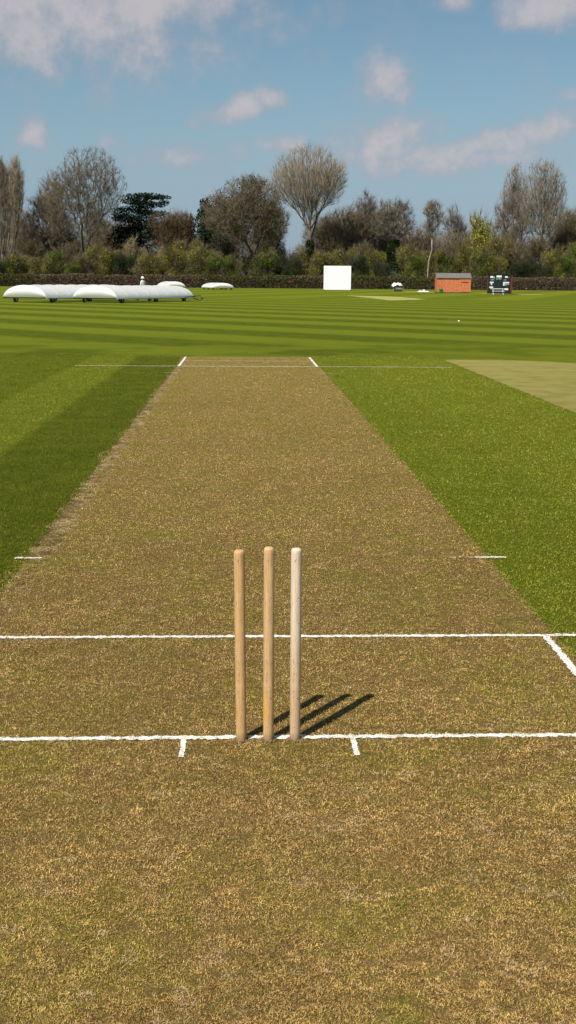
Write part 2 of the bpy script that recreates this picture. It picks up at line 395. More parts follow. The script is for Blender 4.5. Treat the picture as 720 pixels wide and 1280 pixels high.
# ------------------------------------------------------------------ stumps
def wood(name, c1, c2, c3, stain=None, pale=None):
    mt, t, b = material(name, None, .55, .3); P = coords(t)
    mp = t.new('ShaderNodeMapping'); t.put(mp.inputs[0], P); mp.inputs['Scale'].default_value = (1, 1, .045)
    g = t.noise(mp.outputs[0], 260, 5, .7, .8); blot = t.noise(P, 11, 5, .65); spk = t.noise(t.vm('MULTIPLY', P, (1., 1., .45)).outputs[0], 150, 3, .6)
    c = t.mix(t.ss(g, .36, .64), c1, c2); c = t.mix(t.m('MULTIPLY', t.ss(blot, .45, .72), .6), c, c3)
    sx = t.new('ShaderNodeSeparateXYZ'); t.put(sx.inputs[0], P)
    if stain: # old varnish / paint left on the lower left of the shaft
        k = t.m('MULTIPLY', t.ss(sx.outputs[2], .14, .22, 1, 0), t.ss(t.m('ADD', sx.outputs[0], t.m('MULTIPLY', t.m('SUBTRACT', blot, .5), .02)), -.010, -.003, 1, 0))
        k = t.m('MULTIPLY', k, t.ss(sx.outputs[2], .05, .1)); c = t.mix(t.m('MULTIPLY', k, .65), c, stain)
    if pale:
        k = t.m('MULTIPLY', t.ss(t.m('ADD', sx.outputs[2], t.m('MULTIPLY', blot, .2)), .25, .6), .85)
        c = t.mix(k, c, t.mix(t.ss(g, .35, .65), pale, tuple(v*.72 for v in pale)))
    c = t.mix(t.m('MULTIPLY', t.ss(spk, .63, .70), .7), c, (.12, .075, .04))
    c = t.mix(t.ss(t.m('ADD', sx.outputs[2], t.m('MULTIPLY', blot, .03)), .02, .06, .7, 0), c, (.20, .13, .065))
    t.put(b.inputs['Base Color'], c); bump(t, b, t.m('ADD', g, t.m('MULTIPLY', spk, .5)), .35, .0012); return mt
SOIL = []
def stump(x, lean_x, h, r, mat, label):
    prof = [(0, r*.93), (.03, r*.97), (.2, r), (h*.6, r*1.0), (h-.02, r*.985), (h-.009, r*.97), (h-.004, r*.90), (h-.001, r*.74), (h+.0005, r*.45), (h+.001, r*.02)]
    n = 28; vs = []; fs = []
    for (z, q) in [(-.06, r*.8)] + prof:
        for j in range(n): vs.append((math.cos(2*math.pi*j/n)*q, math.sin(2*math.pi*j/n)*q, z))
    k = len(prof)+1
    for i in range(k-1):
        for j in range(n): fs.append((i*n+j, i*n+(j+1) % n, (i+1)*n+(j+1) % n, (i+1)*n+j))
    fs.append(tuple((k-1)*n+j for j in range(n)))
    mb = MB(); mb.add(vs, fs); o = mb.build('cricket_stump', mat, smooth=True)
    o.location = (x, -.024, 0); o.rotation_euler = (0, math.atan2(lean_x, h), 0)
    cr = MB()
    for k in range(90):
        a = random.uniform(0, 6.283); q = r*random.uniform(.95, 1.45); s_ = random.uniform(.0008, .0026)
        cr.box(math.cos(a)*q-s_, math.cos(a)*q+s_, math.sin(a)*q-s_, math.sin(a)*q+s_*1.2, .006, .008+s_*1.6)
    SOIL.append((x, cr))
    tag(o, label, 'cricket stump', 'stumps of the wicket on the bowling crease'); return o
stump(-.0975, -.0075, .708, .0193, wood('golden_ash', (.62,.395,.175), (.43,.25,.10), (.66,.45,.24)), 'golden brown wooden stump, warmest in colour, on the bowling crease')
stump(-.0005, .0005, .718, .0192, wood('tan_ash', (.64,.42,.21), (.42,.25,.11), (.68,.46,.24), stain=(.62,.36,.04)), 'tan wooden stump with yellow stain near its foot, between the other two')
stump(.0955, -.0005, .714, .0190, wood('bleached_ash', (.62,.44,.27), (.44,.29,.165), (.66,.49,.32), pale=(.76,.63,.46)), 'pale grey bleached wooden stump beside the long shadows')

M_soil = noisy('crumbled_soil', (.14,.085,.04), (.30,.20,.11), 90, 1, .05)
allc = MB()
for x, cr in SOIL: allc.add([(v[0]+x, v[1]-.024, v[2]) for v in cr.v], cr.f)
o = allc.build('soil', M_soil); tag(o, 'crumbs of dry soil around the feet of the stumps', 'soil', kind='stuff')

# ------------------------------------------------------------------ plants
def bark(name, c1, c2): return noisy(name, c1, c2, 3.0, .9, .1, .5, .05, 4, (1, 1, .3))
M_bark_grey = bark('grey_bark', (.085,.068,.050), (.165,.135,.10))
M_bark_dark = bark('dark_bark', (.045,.034,.024), (.10,.078,.055))
M_bark_pale = bark('pale_bark', (.22,.185,.135), (.38,.32,.24))
M_tw = {'brown': attr_mat('brown_twigs', .9, .1), }
M_leaf = attr_mat('leaf_clusters', .8, .12, .18)

def unit(v): return v/np.maximum(np.linalg.norm(v, axis=-1, keepdims=True), 1e-9)
def frames(d):
    up = np.where(np.abs(d[:, 2:3]) > .9, np.array([[1., 0, 0]]), np.array([[0, 0, 1.]]))
    a = unit(np.cross(d, up)); return a, np.cross(d, a)
def tubes(A, B, ra, rb, n):
    a, b = frames(unit(B-A)); k = len(A); an = np.arange(n)*2*math.pi/n
    ring = a[:, None, :]*np.cos(an)[None, :, None] + b[:, None, :]*np.sin(an)[None, :, None]
    V = np.concatenate([A[:, None]+ring*ra[:, None, None], B[:, None]+ring*rb[:, None, None]], 1).reshape(-1, 3)
    base = (np.arange(k)*2*n)[:, None]; j = np.arange(n)[None]; j2 = (j+1) % n
    Fq = np.stack([base+j, base+j2, base+n+j2, base+n+j], -1).reshape(-1, 4)
    return V, Fq
def ell_points(ells, n, shell=.45):
    """ells: (cx, cz, rx, rz[, ry[, cy]]) ; points inside, biased outward"""
    w_ = np.array([e[2]*e[3]*(e[4] if len(e) > 4 else e[2]) for e in ells])**.75; w_ /= w_.sum()
    idx = rng.choice(len(ells), n, p=w_); E = np.array([(e[0], e[5] if len(e) > 5 else 0, e[1], e[2], e[4] if len(e) > 4 else e[2], e[3]) for e in ells])[idx]
    d = unit(rng.normal(size=(n, 3))); r = rng.random(n)**shell
    return E[:, :3] + d*E[:, 3:]*r[:, None], d
def grow(ells, fork, n, bf, wander=.25, trunk_lean=0.0, seg=2.2):
    """balanced spanning tree through points of the crown: nodes, parents"""
    P, _ = ell_points(ells, n, .5)
    P = P[P[:, 2] > fork*.75]
    nt = 5; N = [np.array([trunk_lean*(i/nt)**1.5*1.0 + rng.normal(0, .02*fork*(i > 0)), rng.normal(0, .02*fork*(i > 0)), fork*i/nt]) for i in range(nt+1)]
    par = [-1]+list(range(nt)); pl = [fork*i/nt for i in range(nt+1)]
    top = N[-1]; P = P[np.argsort(np.linalg.norm(P-top, axis=1))]
    cap = len(P)*5+100
    A = np.zeros((cap, 3)); A[:nt+1] = N; D = np.zeros(cap); D[:nt+1] = pl; D[:nt-1] = 1e6; k = nt+1
    for p in P:
        v = p-A[:k]; dist = np.linalg.norm(v, axis=1)
        cost = dist + bf*D[:k] + np.maximum(0, A[:k, 2]-p[2])*1.3
        j = int(np.argmin(cost)); L_ = dist[j]; s = min(4, max(1, int(L_/seg))); prev = j; p0 = A[j].copy()
        for q in range(1, s+1):
            tt = q/s; pt = p0+(p-p0)*tt
            if q < s: pt = pt + rng.normal(0, wander*.3, 3)*L_/s - np.array([0, 0, 1])*math.sin(tt*math.pi)*L_*.06
            if k >= cap: break
            A[k] = pt; D[k] = (D[prev] if D[prev] < 1e5 else 0)+L_/s; par.append(prev); prev = k; k += 1
    return A[:k].copy(), np.array(par)
def radii(par, k, r0, e=2.35):
    r = np.zeros(k)
    ch = np.zeros(k)
    for i in range(k-1, -1, -1):
        ri = r[i]**(1/e) if r[i] > 0 else r0
        r[i] = ri
        if par[i] >= 0: r[par[i]] += ri**e
    return r
def colour_jitter(c, n, amt, per):
    c = np.array(c)*(1+rng.normal(0, amt, (n, 1))) + rng.normal(0, .004, (n, 3)); return np.repeat(np.clip(c, .004, .9), per, 0)

def crown_mesh(name, A, par, r, rmin, tw_n, tw_len, tw_r, tw_up, tw_col, bark_col, spread=.8):
    """limbs and twigs of a bare crown as one mesh with a colour per branch; trunk edges left out"""
    ks = np.arange(6, len(A)); pa = par[ks]
    rp = np.minimum(r[pa], r[ks]*1.35)
    V, Fq = tubes(A[pa], A[ks], rp, r[ks], 4)
    C = np.repeat(np.clip(np.array(bark_col)[None]*(1+rng.normal(0, .12, (len(ks), 1))), .01, .8), 8, 0)
    tri = np.concatenate([Fq[:, [0,1,2]], Fq[:, [0,2,3]]])
    # twigs: two generations of tapering spikes
    thin = np.where(r < rmin)[0]; thin = thin[thin >= 6]
    src = rng.choice(thin, tw_n); pd = unit(A[src]-A[par[src]])
    f = rng.random(tw_n)[:, None]; base = A[par[src]]*(1-f)+A[src]*f
    d = unit(pd*.8 + rng.normal(0, spread*.6, (tw_n, 3)) + np.array([0, 0, tw_up]))
    ln = tw_len*rng.uniform(.45, 1.3, tw_n); tip = base+d*ln[:, None]
    n2 = tw_n; s2 = rng.integers(0, tw_n, n2); f2 = rng.uniform(.25, .95, n2)[:, None]; b2 = base[s2]*(1-f2)+tip[s2]*f2
    d2 = unit(d[s2]*.8+rng.normal(0, spread*.55, (n2, 3))+np.array([0, 0, tw_up*.8])); t2 = b2+d2*(ln[s2]*rng.uniform(.3, .75, n2))[:, None]
    Bs = np.concatenate([base, b2]); Ts = np.concatenate([tip, t2]); rr = np.concatenate([np.full(tw_n, tw_r), np.full(n2, tw_r*.75)])*rng.uniform(.7, 1.3, tw_n+n2)
    a, b = frames(unit(Ts-Bs)); an = np.arange(3)*2*math.pi/3
    ring = a[:, None]*np.cos(an)[None, :, None]+b[:, None]*np.sin(an)[None, :, None]
    V2 = np.concatenate([Bs[:, None]+ring*rr[:, None, None], Ts[:, None]], 1).reshape(-1, 3)
    o = (np.arange(len(Bs))*4)[:, None]
    T2 = np.concatenate([o+[0,1,3], o+[1,2,3], o+[2,0,3]])
    C2 = colour_jitter(tw_col, len(Bs), .22, 4)
    return np_mesh(name, np.concatenate([V, V2]), np.concatenate([tri, T2+len(V)]), 3, np.concatenate([C, C2]))
def trunk_mesh(name, A, r, flare=1.5):
    mb = MB(); pts = [A[i] for i in range(6)]; rs = [float(r[i]) for i in range(6)]; rs[0] *= flare
    pts[0] = pts[0]-np.array([0, 0, .3]); mb.tube(pts, rs, 9)
    me = bpy.data.meshes.new(name); me.from_pydata(mb.v, [], mb.f); me.update()
    for p in me.polygons: p.use_smooth = True
    return me
def leaf_mesh(name, pts, nrm, size, cols, flat=.0):
    n = len(pts); q = unit(nrm*.6+rng.normal(0, .8, (n, 3))); q[:, 2] = q[:, 2]*(1-flat)+flat*np.sign(q[:, 2]+.01)
    q = unit(q); a, b = frames(q); s = size*rng.uniform(.5, 1.5, n); an = rng.uniform(0, 6.28, n)[:, None]
    a2 = (a*np.cos(an)+b*np.sin(an))*s[:, None]; b2 = (-a*np.sin(an)+b*np.cos(an))*(s*rng.uniform(.4, .8, n))[:, None]
    V = np.stack([pts-a2*.5, pts+b2*.5, pts+a2*.5, pts-b2*.5], 1).reshape(-1, 3); i = np.arange(n)*4
    return np_mesh(name, V, np.stack([i, i+1, i+2, i+3], 1), 4, np.repeat(cols, 4, 0))
def leaf_cols(pal, pts, amt=.2):
    n = len(pts); pal = np.array(pal); k = vnoise(pts[:, 0]+pts[:, 1]*.7, pts[:, 2]+pts[:, 1]*.4, .55)
    i = np.clip((k*1.3-.15)*len(pal)+rng.normal(0, .7, n), 0, len(pal)-1).astype(int)
    return np.clip(pal[i]*(1+rng.normal(0, amt, (n, 1))), .003, .8)

# a bare tree placed from its crown outline: ellipses (px, py, rx, ry) as seen in the photograph, at distance D
def bare_tree(px, D, ells, fork_py, label, cat='tree', n=700, bf=.35, tw=9000, tw_len=1.5, tw_r=.017, tw_up=.5, tw_col=(.14,.115,.08), bark_col=(.10,.08,.058),
              trunk_m=None, name='bare_tree', r0=.018, spread=.8, lean=0.0, ivy=None, group=None, leaves=None, rmin=.09, e=2.35):
    sc = (D+CY)/F; x0 = gx(px, D); hor = at(px, 640, D)
    E = []
    for (ex, ey, rx, ry) in ells:
        p = at(ex, ey, D); E.append((p.x-x0, p.z, rx*sc, ry*sc, rx*sc*.85))
    fork = gz(px, fork_py, D)
    A, par = grow(E, fork, n, bf, trunk_lean=lean)
    r = radii(par, len(A), r0, e)
    root = empty(name, (x0, D, 0)); tag(root, label, cat, group)
    link('trunk', trunk_mesh('trunk', A, r), trunk_m or M_bark_grey, root)
    link('crown', crown_mesh('crown', A, par, r, rmin, tw, tw_len, tw_r, tw_up, tw_col, bark_col, spread), M_tw['brown'], root)
    if leaves:
        nl, size, pal = leaves; pts, d = ell_points(E, nl, .4); link('spring_leaves', leaf_mesh('spring_leaves', pts, d, size, leaf_cols(pal, pts)), M_leaf, root)
    if ivy:
        top_py, wpx, ni = ivy; zt = gz(px, top_py, D); z = rng.uniform(0, 1, ni)**.85*zt; an = rng.uniform(0, 6.28, ni)
        wd = wpx*sc*(1-.55*(z/zt))*(.75+.5*vnoise(z*1.3, an*0+px, 1.0))*rng.uniform(.6, 1.05, ni)
        pts = np.stack([np.cos(an)*wd+lean*(z/fork)**1.5*.9, np.sin(an)*wd, z], 1)
        link('ivy', leaf_mesh('ivy', pts, np.stack([np.cos(an), np.sin(an), an*0+.2], 1), .32, leaf_cols([(.010,.022,.006),(.02,.04,.008),(.035,.055,.012)], pts)), M_leaf, root)
    return root

OAK = dict(tw_col=(.17,.135,.088), bark_col=(.15,.12,.08), trunk_m=M_bark_dark)
PALE = dict(tw_col=(.30,.24,.165), bark_col=(.17,.13,.09), trunk_m=M_bark_grey)
bare_tree(387, 252, [(386,222,45,40),(360,228,24,28),(412,226,24,30),(387,252,20,24)], 288, 'tall pale bare tree with fan shaped crown and ivied foot, left of the sight screen',
          n=1700, bf=.8, tw=14000, tw_len=1.5, tw_r=.0155, tw_up=.6, spread=.95, ivy=(300, 9, 4200), name='poplar_tree', r0=.019, e=2.2, **PALE)
bare_tree(107, 250, [(112,216,40,32),(80,236,32,26),(136,238,24,28),(98,258,34,24),(70,266,20,26),(118,270,26,26)], 316, 'big dark bare tree with broad rounded crown above the near white covers',
          n=2000, bf=.55, tw=18000, tw_len=1.1, tw_r=.017, tw_up=.4, spread=1.0, name='oak_tree', r0=.019, lean=-.6, **OAK)
bare_tree(66, 262, [(64,252,18,28),(50,266,16,26),(70,280,20,24)], 305, 'smaller twiggy brown tree against the left flank of the big round oak', n=700, bf=.5, tw=8000, name='bare_tree', tw_r=.018, **OAK)
bare_tree(3, 250, [(4,250,9,50),(0,232,8,36)], 318, 'upright grey brown poplar cut by the left edge of the photo', n=800, bf=.95, tw=8000, tw_len=1.3, tw_r=.015, tw_up=.8, spread=.8, name='poplar_tree', tw_col=(.22,.17,.12), bark_col=(.15,.12,.09))
bare_tree(16, 258, [(17,248,12,50),(22,228,9,30)], 318, 'narrow pale poplar, second from the left edge', n=800, bf=.95, tw=8000, tw_len=1.3, tw_r=.015, tw_up=.8, spread=.8, name='poplar_tree', **PALE)
bare_tree(310, 248, [(312,250,42,28),(302,276,46,30),(276,266,26,28),(336,282,22,30),(318,234,20,17)], 318, 'broad brown tree with crooked leaning trunk behind the right far white cover',
          n=1900, bf=.45, tw=26000, tw_len=1.15, tw_r=.019, tw_up=.3, spread=1.0, name='oak_tree', r0=.019, lean=1.2, leaves=(9000, .28, [(.075,.058,.028),(.10,.078,.030),(.09,.085,.022)]), **OAK)
bare_tree(345, 262, [(344,276,18,26)], 318, 'small pale twiggy tree at the right side of the broad brown tree', n=260, bf=.4, tw=4500, tw_col=(.20,.16,.115), bark_col=(.14,.11,.08))
bare_tree(212, 256, [(204,285,22,18),(226,282,18,15),(214,300,26,16)], 322, 'low reddish brown budding tree right of the dark cedar', n=420, bf=.35, tw=9000, tw_r=.020,
          tw_col=(.14,.095,.055), bark_col=(.10,.07,.045), leaves=(5000, .26, [(.13,.10,.03),(.11,.08,.03),(.10,.065,.03)]))
bare_tree(430, 264, [(428,288,28,26),(412,296,20,22),(446,292,18,26)], 324, 'dense brown tree standing just behind the top of the sight screen', n=520, bf=.35, tw=12000, tw_r=.020, **OAK)
bare_tree(460, 266, [(457,262,14,22),(468,278,18,26),(452,284,13,24)], 318, 'grey feathery tree, first one right of the sight screen', n=420, bf=.5, tw=7000, tw_len=1.3, tw_col=(.17,.135,.10), bark_col=(.11,.085,.06))
bare_tree(491, 260, [(490,264,19,15),(506,272,15,20),(482,280,15,20),(495,285,22,16)], 312, 'grey topped tree with ivy clad trunk above the white covered roller', n=480, bf=.5, tw=7000, tw_len=1.2,
          tw_col=(.18,.145,.105), bark_col=(.13,.10,.075), ivy=(300, 14, 5000), leaves=(900, .25, [(.10,.10,.03),(.09,.085,.04)]))
bare_tree(534, 239.3, [(541,262,13,13),(538,281,12,16),(549,278,7,16)], 300, 'slim pale stemmed birch left of the red hut', n=230, bf=.6, tw=3400, tw_len=1.0, tw_col=(.19,.15,.11), bark_col=(.30,.25,.18),
          trunk_m=M_bark_pale, name='birch_tree', r0=.0155, lean=.6, e=2.15)
bare_tree(566, 285, [(566,278,15,20),(574,292,14,16)], 320, 'faint far tree showing just above the red hut', n=200, bf=.5, tw=3000, tw_col=(.17,.14,.11), bark_col=(.13,.11,.09))
bare_tree(648, 256, [(644,238,16,32),(634,262,16,24),(652,272,18,24)], 325, 'left hand pinkish bare tree of the tall pair above the scoreboard', n=1100, bf=.8, tw=9000, tw_len=1.15, tw_r=.015, tw_up=.55, spread=.95, tw_col=(.24,.19,.145), bark_col=(.17,.135,.10), name='poplar_tree')
bare_tree(676, 252, [(680,232,26,34),(694,252,16,34),(664,262,22,30),(684,272,26,24)], 322, 'tallest pinkish bare tree on the right, forking into many upright limbs', n=1500, bf=.78, tw=13000, tw_len=1.15, tw_r=.015, tw_up=.55, spread=.95,
          tw_col=(.25,.20,.15), bark_col=(.21,.165,.12), name='poplar_tree')
bare_tree(712, 262, [(712,292,18,30),(722,300,20,26)], 325, 'brown budding tree at the right edge of the photo', n=420, bf=.4, tw=8000, tw_r=.019, leaves=(5000, .26, [(.11,.10,.03),(.13,.12,.035),(.10,.075,.03)]), **OAK)

# back row of bare trees: three shapes, copied
def back_proto(E, fork, **k):
    A, par = grow(E, fork, 620, .5); r = radii(par, len(A), .018)
    return trunk_mesh('trunk', A, r), crown_mesh('crown', A, par, r, .09, 9000, 1.1, .019, .45, k['tw'], k['bk'], 1.0)
BACK = [back_proto([(0,10.5,4.2,4.2),(-2.4,8,2.6,3.6),(2.3,8.5,2.8,3.4),(0,5.5,4,2.6)], 3.2, tw=(.20,.16,.11), bk=(.14,.115,.08)),
        back_proto([(-.5,11,3.2,3.6),(1.8,9,2.6,3.4),(-2.2,7,3,3.4),(1,5,3.4,2.4)], 3.6, tw=(.23,.19,.14), bk=(.16,.13,.095)),
        back_proto([(0,9,4.8,4.6),(2.8,11.6,1.8,2.6),(-3,10,2.2,3.2),(0,5,4.4,2.6)], 2.8, tw=(.18,.14,.09), bk=(.13,.105,.07))]
# dark evergreens
EV = [(.008,.020,.010),(.014,.032,.014),(.024,.045,.018)]
def evergreen(name, label, px, D, plates, trunk_top, cat='tree', size=.4, n=9000, flat=.5, pal=EV):
    sc = (D+CY)/F; x0 = gx(px, D); E = []
    for (ex, ey, rx, ry) in plates:
        p = at(ex, ey, D); E.append((p.x-x0, p.z, rx*sc, ry*sc, rx*sc*.8, rng.uniform(-.3, .3)*rx*sc))
    root = empty(name, (x0, D, 0)); tag(root, label, cat)
    zt = gz(px, trunk_top, D); mb = MB(); mb.tube([(0,0,-.3), (.1,0,zt*.4), (-.15,.1,zt*.75), (0,0,zt)], [.45,.36,.25,.08], 8)
    for e in E:
        zb = max(1.0, e[1]-.12*abs(e[0])-.6); mb.tube([(0, 0, min(zb, zt)), (e[0]*.55, e[5]*.5, e[1]-.3), (e[0], e[5], e[1])], [.13,.08,.03], 5)
    me = bpy.data.meshes.new('trunk'); me.from_pydata(mb.v, [], mb.f); me.update(); link('trunk', me, M_bark_dark, root)
    pts, d = ell_points(E, n, .42); pts[:, 2] = np.maximum(pts[:, 2], .05)
    link('crown', leaf_mesh('crown', pts, d, size, leaf_cols(pal, pts, .3), flat), M_leaf, root); return root
evergreen('cedar_tree', 'dark green cedar with flat layered boughs right of the big round oak', 176, 258,
          [(180,246,26,4.5),(198,247,17,3),(170,252,20,4),(186,256,26,4),(166,262,26,5),(190,267,22,4),(170,274,28,6),(184,283,24,6),(160,286,22,7),(178,295,26,7),(150,270,14,6),(205,252,8,2.5),(165,308,26,9),(150,296,18,9),(180,320,24,9)], 246, n=15000)
evergreen('spruce_tree', 'narrow dark spire of an evergreen left of the broad brown tree', 239, 262, [(239,272,2.6,6),(239,280,4.2,8),(239,290,6,9),(239,302,8,11),(239,318,10,16)], 268, n=3500, size=.32, flat=.1)
evergreen('pine_tree', 'dark evergreen with blunt top against the left side of the broad brown tree', 257, 256, [(256,254,7,6),(258,264,11,9),(252,276,11,11),(262,288,16,13),(273,250,4,4),(258,304,18,20),(262,326,18,16)], 250, n=8000, flat=.1)

# shrubs and small trees along the hedge, in leaf or bud
PAL = {
 'olive':  [(0.086,0.087,0.013),(0.159,0.152,0.021),(0.235,0.225,0.029),(0.290,0.268,0.044)],
 'green':  [(0.050,0.075,0.008),(0.097,0.138,0.012),(0.159,0.203,0.016),(0.214,0.254,0.026)],
 'brown':  [(0.083,0.065,0.029),(0.131,0.104,0.042),(0.179,0.145,0.058),(0.235,0.189,0.085)],
 'dark':   [(0.014,0.026,0.008),(0.025,0.046,0.010),(0.041,0.070,0.013),(0.062,0.090,0.018)],
 'yellow': [(0.221,0.232,0.019),(0.331,0.319,0.026),(0.400,0.377,0.039),(0.276,0.290,0.026)],
 'buff':   [(0.193,0.160,0.072),(0.262,0.217,0.098),(0.317,0.268,0.124),(0.221,0.203,0.065)]}
M_stem = attr_mat('shrub_stems', .9, .1)
def shrub_protos(kind, k):
    """a unit shrub, 1 m high and about 1 m wide: lumpy leaf masses and stems"""
    E = [(rng.uniform(-.28, .28), rng.uniform(.38, .78), rng.uniform(.15, .26), rng.uniform(.14, .24), rng.uniform(.15, .26), rng.uniform(-.25, .25)) for _ in range(9)]
    E += [(rng.uniform(-.32, .32), rng.uniform(.12, .3), .2, .18, .2, rng.uniform(-.25, .25)) for _ in range(6)]
    pts, d = ell_points(E, 12000, .38); pts[:, 2] = np.abs(pts[:, 2])
    P2 = pts*9; cols = leaf_cols(PAL[kind], P2, .28)
    lm = leaf_mesh('foliage', pts, d, .023 if kind != 'brown' else .019, cols)
    A, par = grow([(e[0], e[1], e[2]*1.15, e[3]*1.15, e[4], e[5]) for e in E], .12, 380, .4, seg=.2)
    r = radii(par, len(A), .0022)
    bc = {'dark': (.05,.04,.03), 'buff': (.2,.15,.1)}.get(kind, (.12,.09,.06))
    ce = crown_mesh('stems', A, par, r, .01, 5000, .10, .0019, .6, tuple(v*1.25 for v in bc), bc, .6)
    return lm, ce
protos = {k: [shrub_protos(k, i) for i in range(2)] for k in PAL}
LAND = [(-12,'the left edge of the photo'),(16,'the narrow pale poplar'),(66,'the smaller twiggy brown tree'),(107,'the big round oak'),(176,'the dark cedar'),(239,'the evergreen spire'),(310,'the broad brown tree'),
        (387,'the tall pale poplar'),(439,'the sight screen'),(491,'the ivy clad tree'),(545,'the slim birch'),(589,'the red hut'),(640,'the scoreboard'),(676,'the tallest pinkish tree')]
WORD = {'olive':'olive budding','green':'fresh green leafy','brown':'brown twiggy','dark':'dark evergreen','yellow':'bright yellow green','buff':'buff coloured'}
ORD = ['first','second','third','fourth','fifth','sixth','seventh','eighth','ninth']
SH = []  # px, top py, half width px, kind, D
for x_, ty, hw, k, D in [
 (-8,318,16,'dark',240),(8,322,12,'green',241),(24,312,17,'olive',242),(40,298,18,'brown',250),(52,316,15,'olive',241),(70,310,16,'green',243),(88,300,18,'brown',248),
 (92,326,13,'green',240),(108,318,15,'brown',243),(122,300,16,'olive',250),(140,304,17,'olive',245),(153,315,15,'dark',241),(170,298,18,'buff',246),(186,312,15,'olive',242),(200,308,16,'buff',247),
 (218,304,18,'olive',243),(236,292,19,'olive',250),(250,304,18,'olive',243),(266,312,15,'green',241),(280,300,17,'brown',252),(292,318,14,'green',241),(330,306,18,'green',246),(312,314,16,'olive',251),
 (345,302,18,'green',250),(360,310,17,'dark',244),(374,309,14,'olive',252),(402,308,15,'olive',246),(414,296,18,'brown',256),(432,304,18,'olive',249),(450,316,14,'dark',241),(452,300,16,'brown',254),
 (468,306,16,'olive',245),(476,320,11,'dark',242),(508,300,16,'olive',250),(520,314,16,'green',243),(516,294,18,'brown',260),(540,306,18,'olive',251),(556,316,16,'green',243),(568,298,20,'brown',254),
 (584,300,17,'olive',247),(598,312,16,'green',243),(606,268,22,'yellow',256),(590,288,16,'olive',262),(624,286,19,'olive',251),(620,316,16,'olive',242),(642,300,18,'brown',248),(656,314,17,'dark',241),
 (668,296,18,'brown',250),(676,322,14,'dark',240),(690,306,18,'olive',246),(700,290,18,'brown',256),(706,316,16,'green',242),(722,300,18,'green',247),(734,296,18,'olive',250)]:
    SH.append((x_, ty, hw, k, D))
cnt = {}
for i, (x_, ty, hw, k, D) in enumerate(sorted(SH)):
    H = gz(x_, ty, D)*1.06; Wd = hw*2*(D+CY)/F*1.18
    lm, ce = protos[k][i % 2]
    root = empty({'dark':'evergreen_shrub','yellow':'willow_shrub'}.get(k, 'shrub'), (gx(x_, D), D, 0), [0, 1.9, 3.6, 5.1][i % 4] if True else 0)
    root.scale = (Wd, Wd, H)
    ln = [q for q in LAND if q[0] <= x_][-1][1]; key = (k, ln); cnt[key] = cnt.get(key, 0)+1
    hgt = 'tall' if H > 10 else ('low' if H < 6.5 else 'middling')
    tag(root, f"{hgt} {WORD[k]} hedgeside shrub, {ORD[cnt[key]-1]} such right of {ln}", 'shrub', f'{WORD[k]} shrubs behind the hedge')
    link('foliage', lm, M_leaf, root); link('stems', ce, M_stem, root)

bc = {}
for i, (x_, ty, D) in enumerate([(-6,262,268),(32,258,266),(46,276,270),(82,272,268),(124,262,272),(142,276,266),(156,268,276),(222,276,270),(286,268,274),(330,268,270),(400,266,274),
        (418,270,268),(440,256,276),(476,262,274),(515,278,270),(530,290,274),(556,288,270),(584,284,272),(632,270,272),(700,262,268),(722,258,272),(736,268,268)]):
    H = gz(x_, ty, D); tm, cm = BACK[i % 3]; k_ = H/14.4
    root = empty('bare_tree', (gx(x_, D), D, 0), i*1.3); root.scale = (k_, k_, k_)
    ln = [q for q in LAND if q[0] <= x_][-1][1]; bc[ln] = bc.get(ln, 0)+1; hue = ('grey brown', 'pale brown', 'dark brown')[i % 3]
    tag(root, f"bare {hue} back row tree, {ORD[bc[ln]-1]} right of {ln}", 'tree', f'bare {hue} trees in the back row')
    link('trunk', tm, M_bark_dark, root); link('crown', cm, M_tw['brown'], root)

# the wood behind reads as one mass
P_, C_ = [], []
xs = np.linspace(-20, 745, 74)
E = []
for x_ in xs:
    D = 280+rng.uniform(-5, 14); ty = 288+5*math.sin(x_*.021)+rng.uniform(-7, 7) - (14 if 20 < x_ < 150 else 0) + (14 if 340 < x_ < 392 else 0)
    p = at(x_, ty, D); h = p.z; E.append((p.x, h*.70, 3.2, h*.30, 3.2, D)); E.append((p.x+1.4, h*.35, 3.4, h*.36, 3, D)); E.append((p.x-.6, 1.6, 3.2, 2.9, 2, D-16)); E.append((p.x, 1.3, 2.6, 2.6, 1.2, 246+rng.uniform(0, 8)))
n = 260000
pts, d = ell_points(E, n, .75); pts[:, 2] = np.abs(pts[:, 2])
cols = leaf_cols([(.10,.095,.045),(.14,.125,.06),(.16,.15,.065),(.18,.165,.085)], pts, .2)
woodm = leaf_mesh('distant_wood', pts, d, .2, cols)
# upright twigs rising through and out of the mass
nt = 60000; bp, _ = ell_points(E, nt, .6); bp[:, 2] = np.abs(bp[:, 2]); tp = bp+np.stack([rng.normal(0, .5, nt), rng.normal(0, .5, nt), rng.uniform(.6, 2.3, nt)], 1)
a, b = frames(unit(tp-bp)); q = np.stack([bp-a*.022, bp+a*.022, tp+a*.006, tp-a*.006], 1).reshape(-1, 3)
V0 = np.empty(len(woodm.vertices)*3, np.float32); woodm.vertices.foreach_get('co', V0); V0 = V0.reshape(-1, 3)
ii = np.arange(nt)*4+len(V0); f0 = np.arange(len(V0)).reshape(-1, 4)
woodm = np_mesh('distant_wood', np.concatenate([V0, q]), np.concatenate([f0, np.stack([ii, ii+1, ii+2, ii+3], 1)]), 4, np.concatenate([np.repeat(cols, 4, 0), colour_jitter((.13,.11,.08), nt, .2, 4)]))
o = link('distant_wood', woodm, M_leaf)
tag(o, 'brown and olive mass of far woodland filling the gaps behind the trees', 'woodland', kind='stuff')

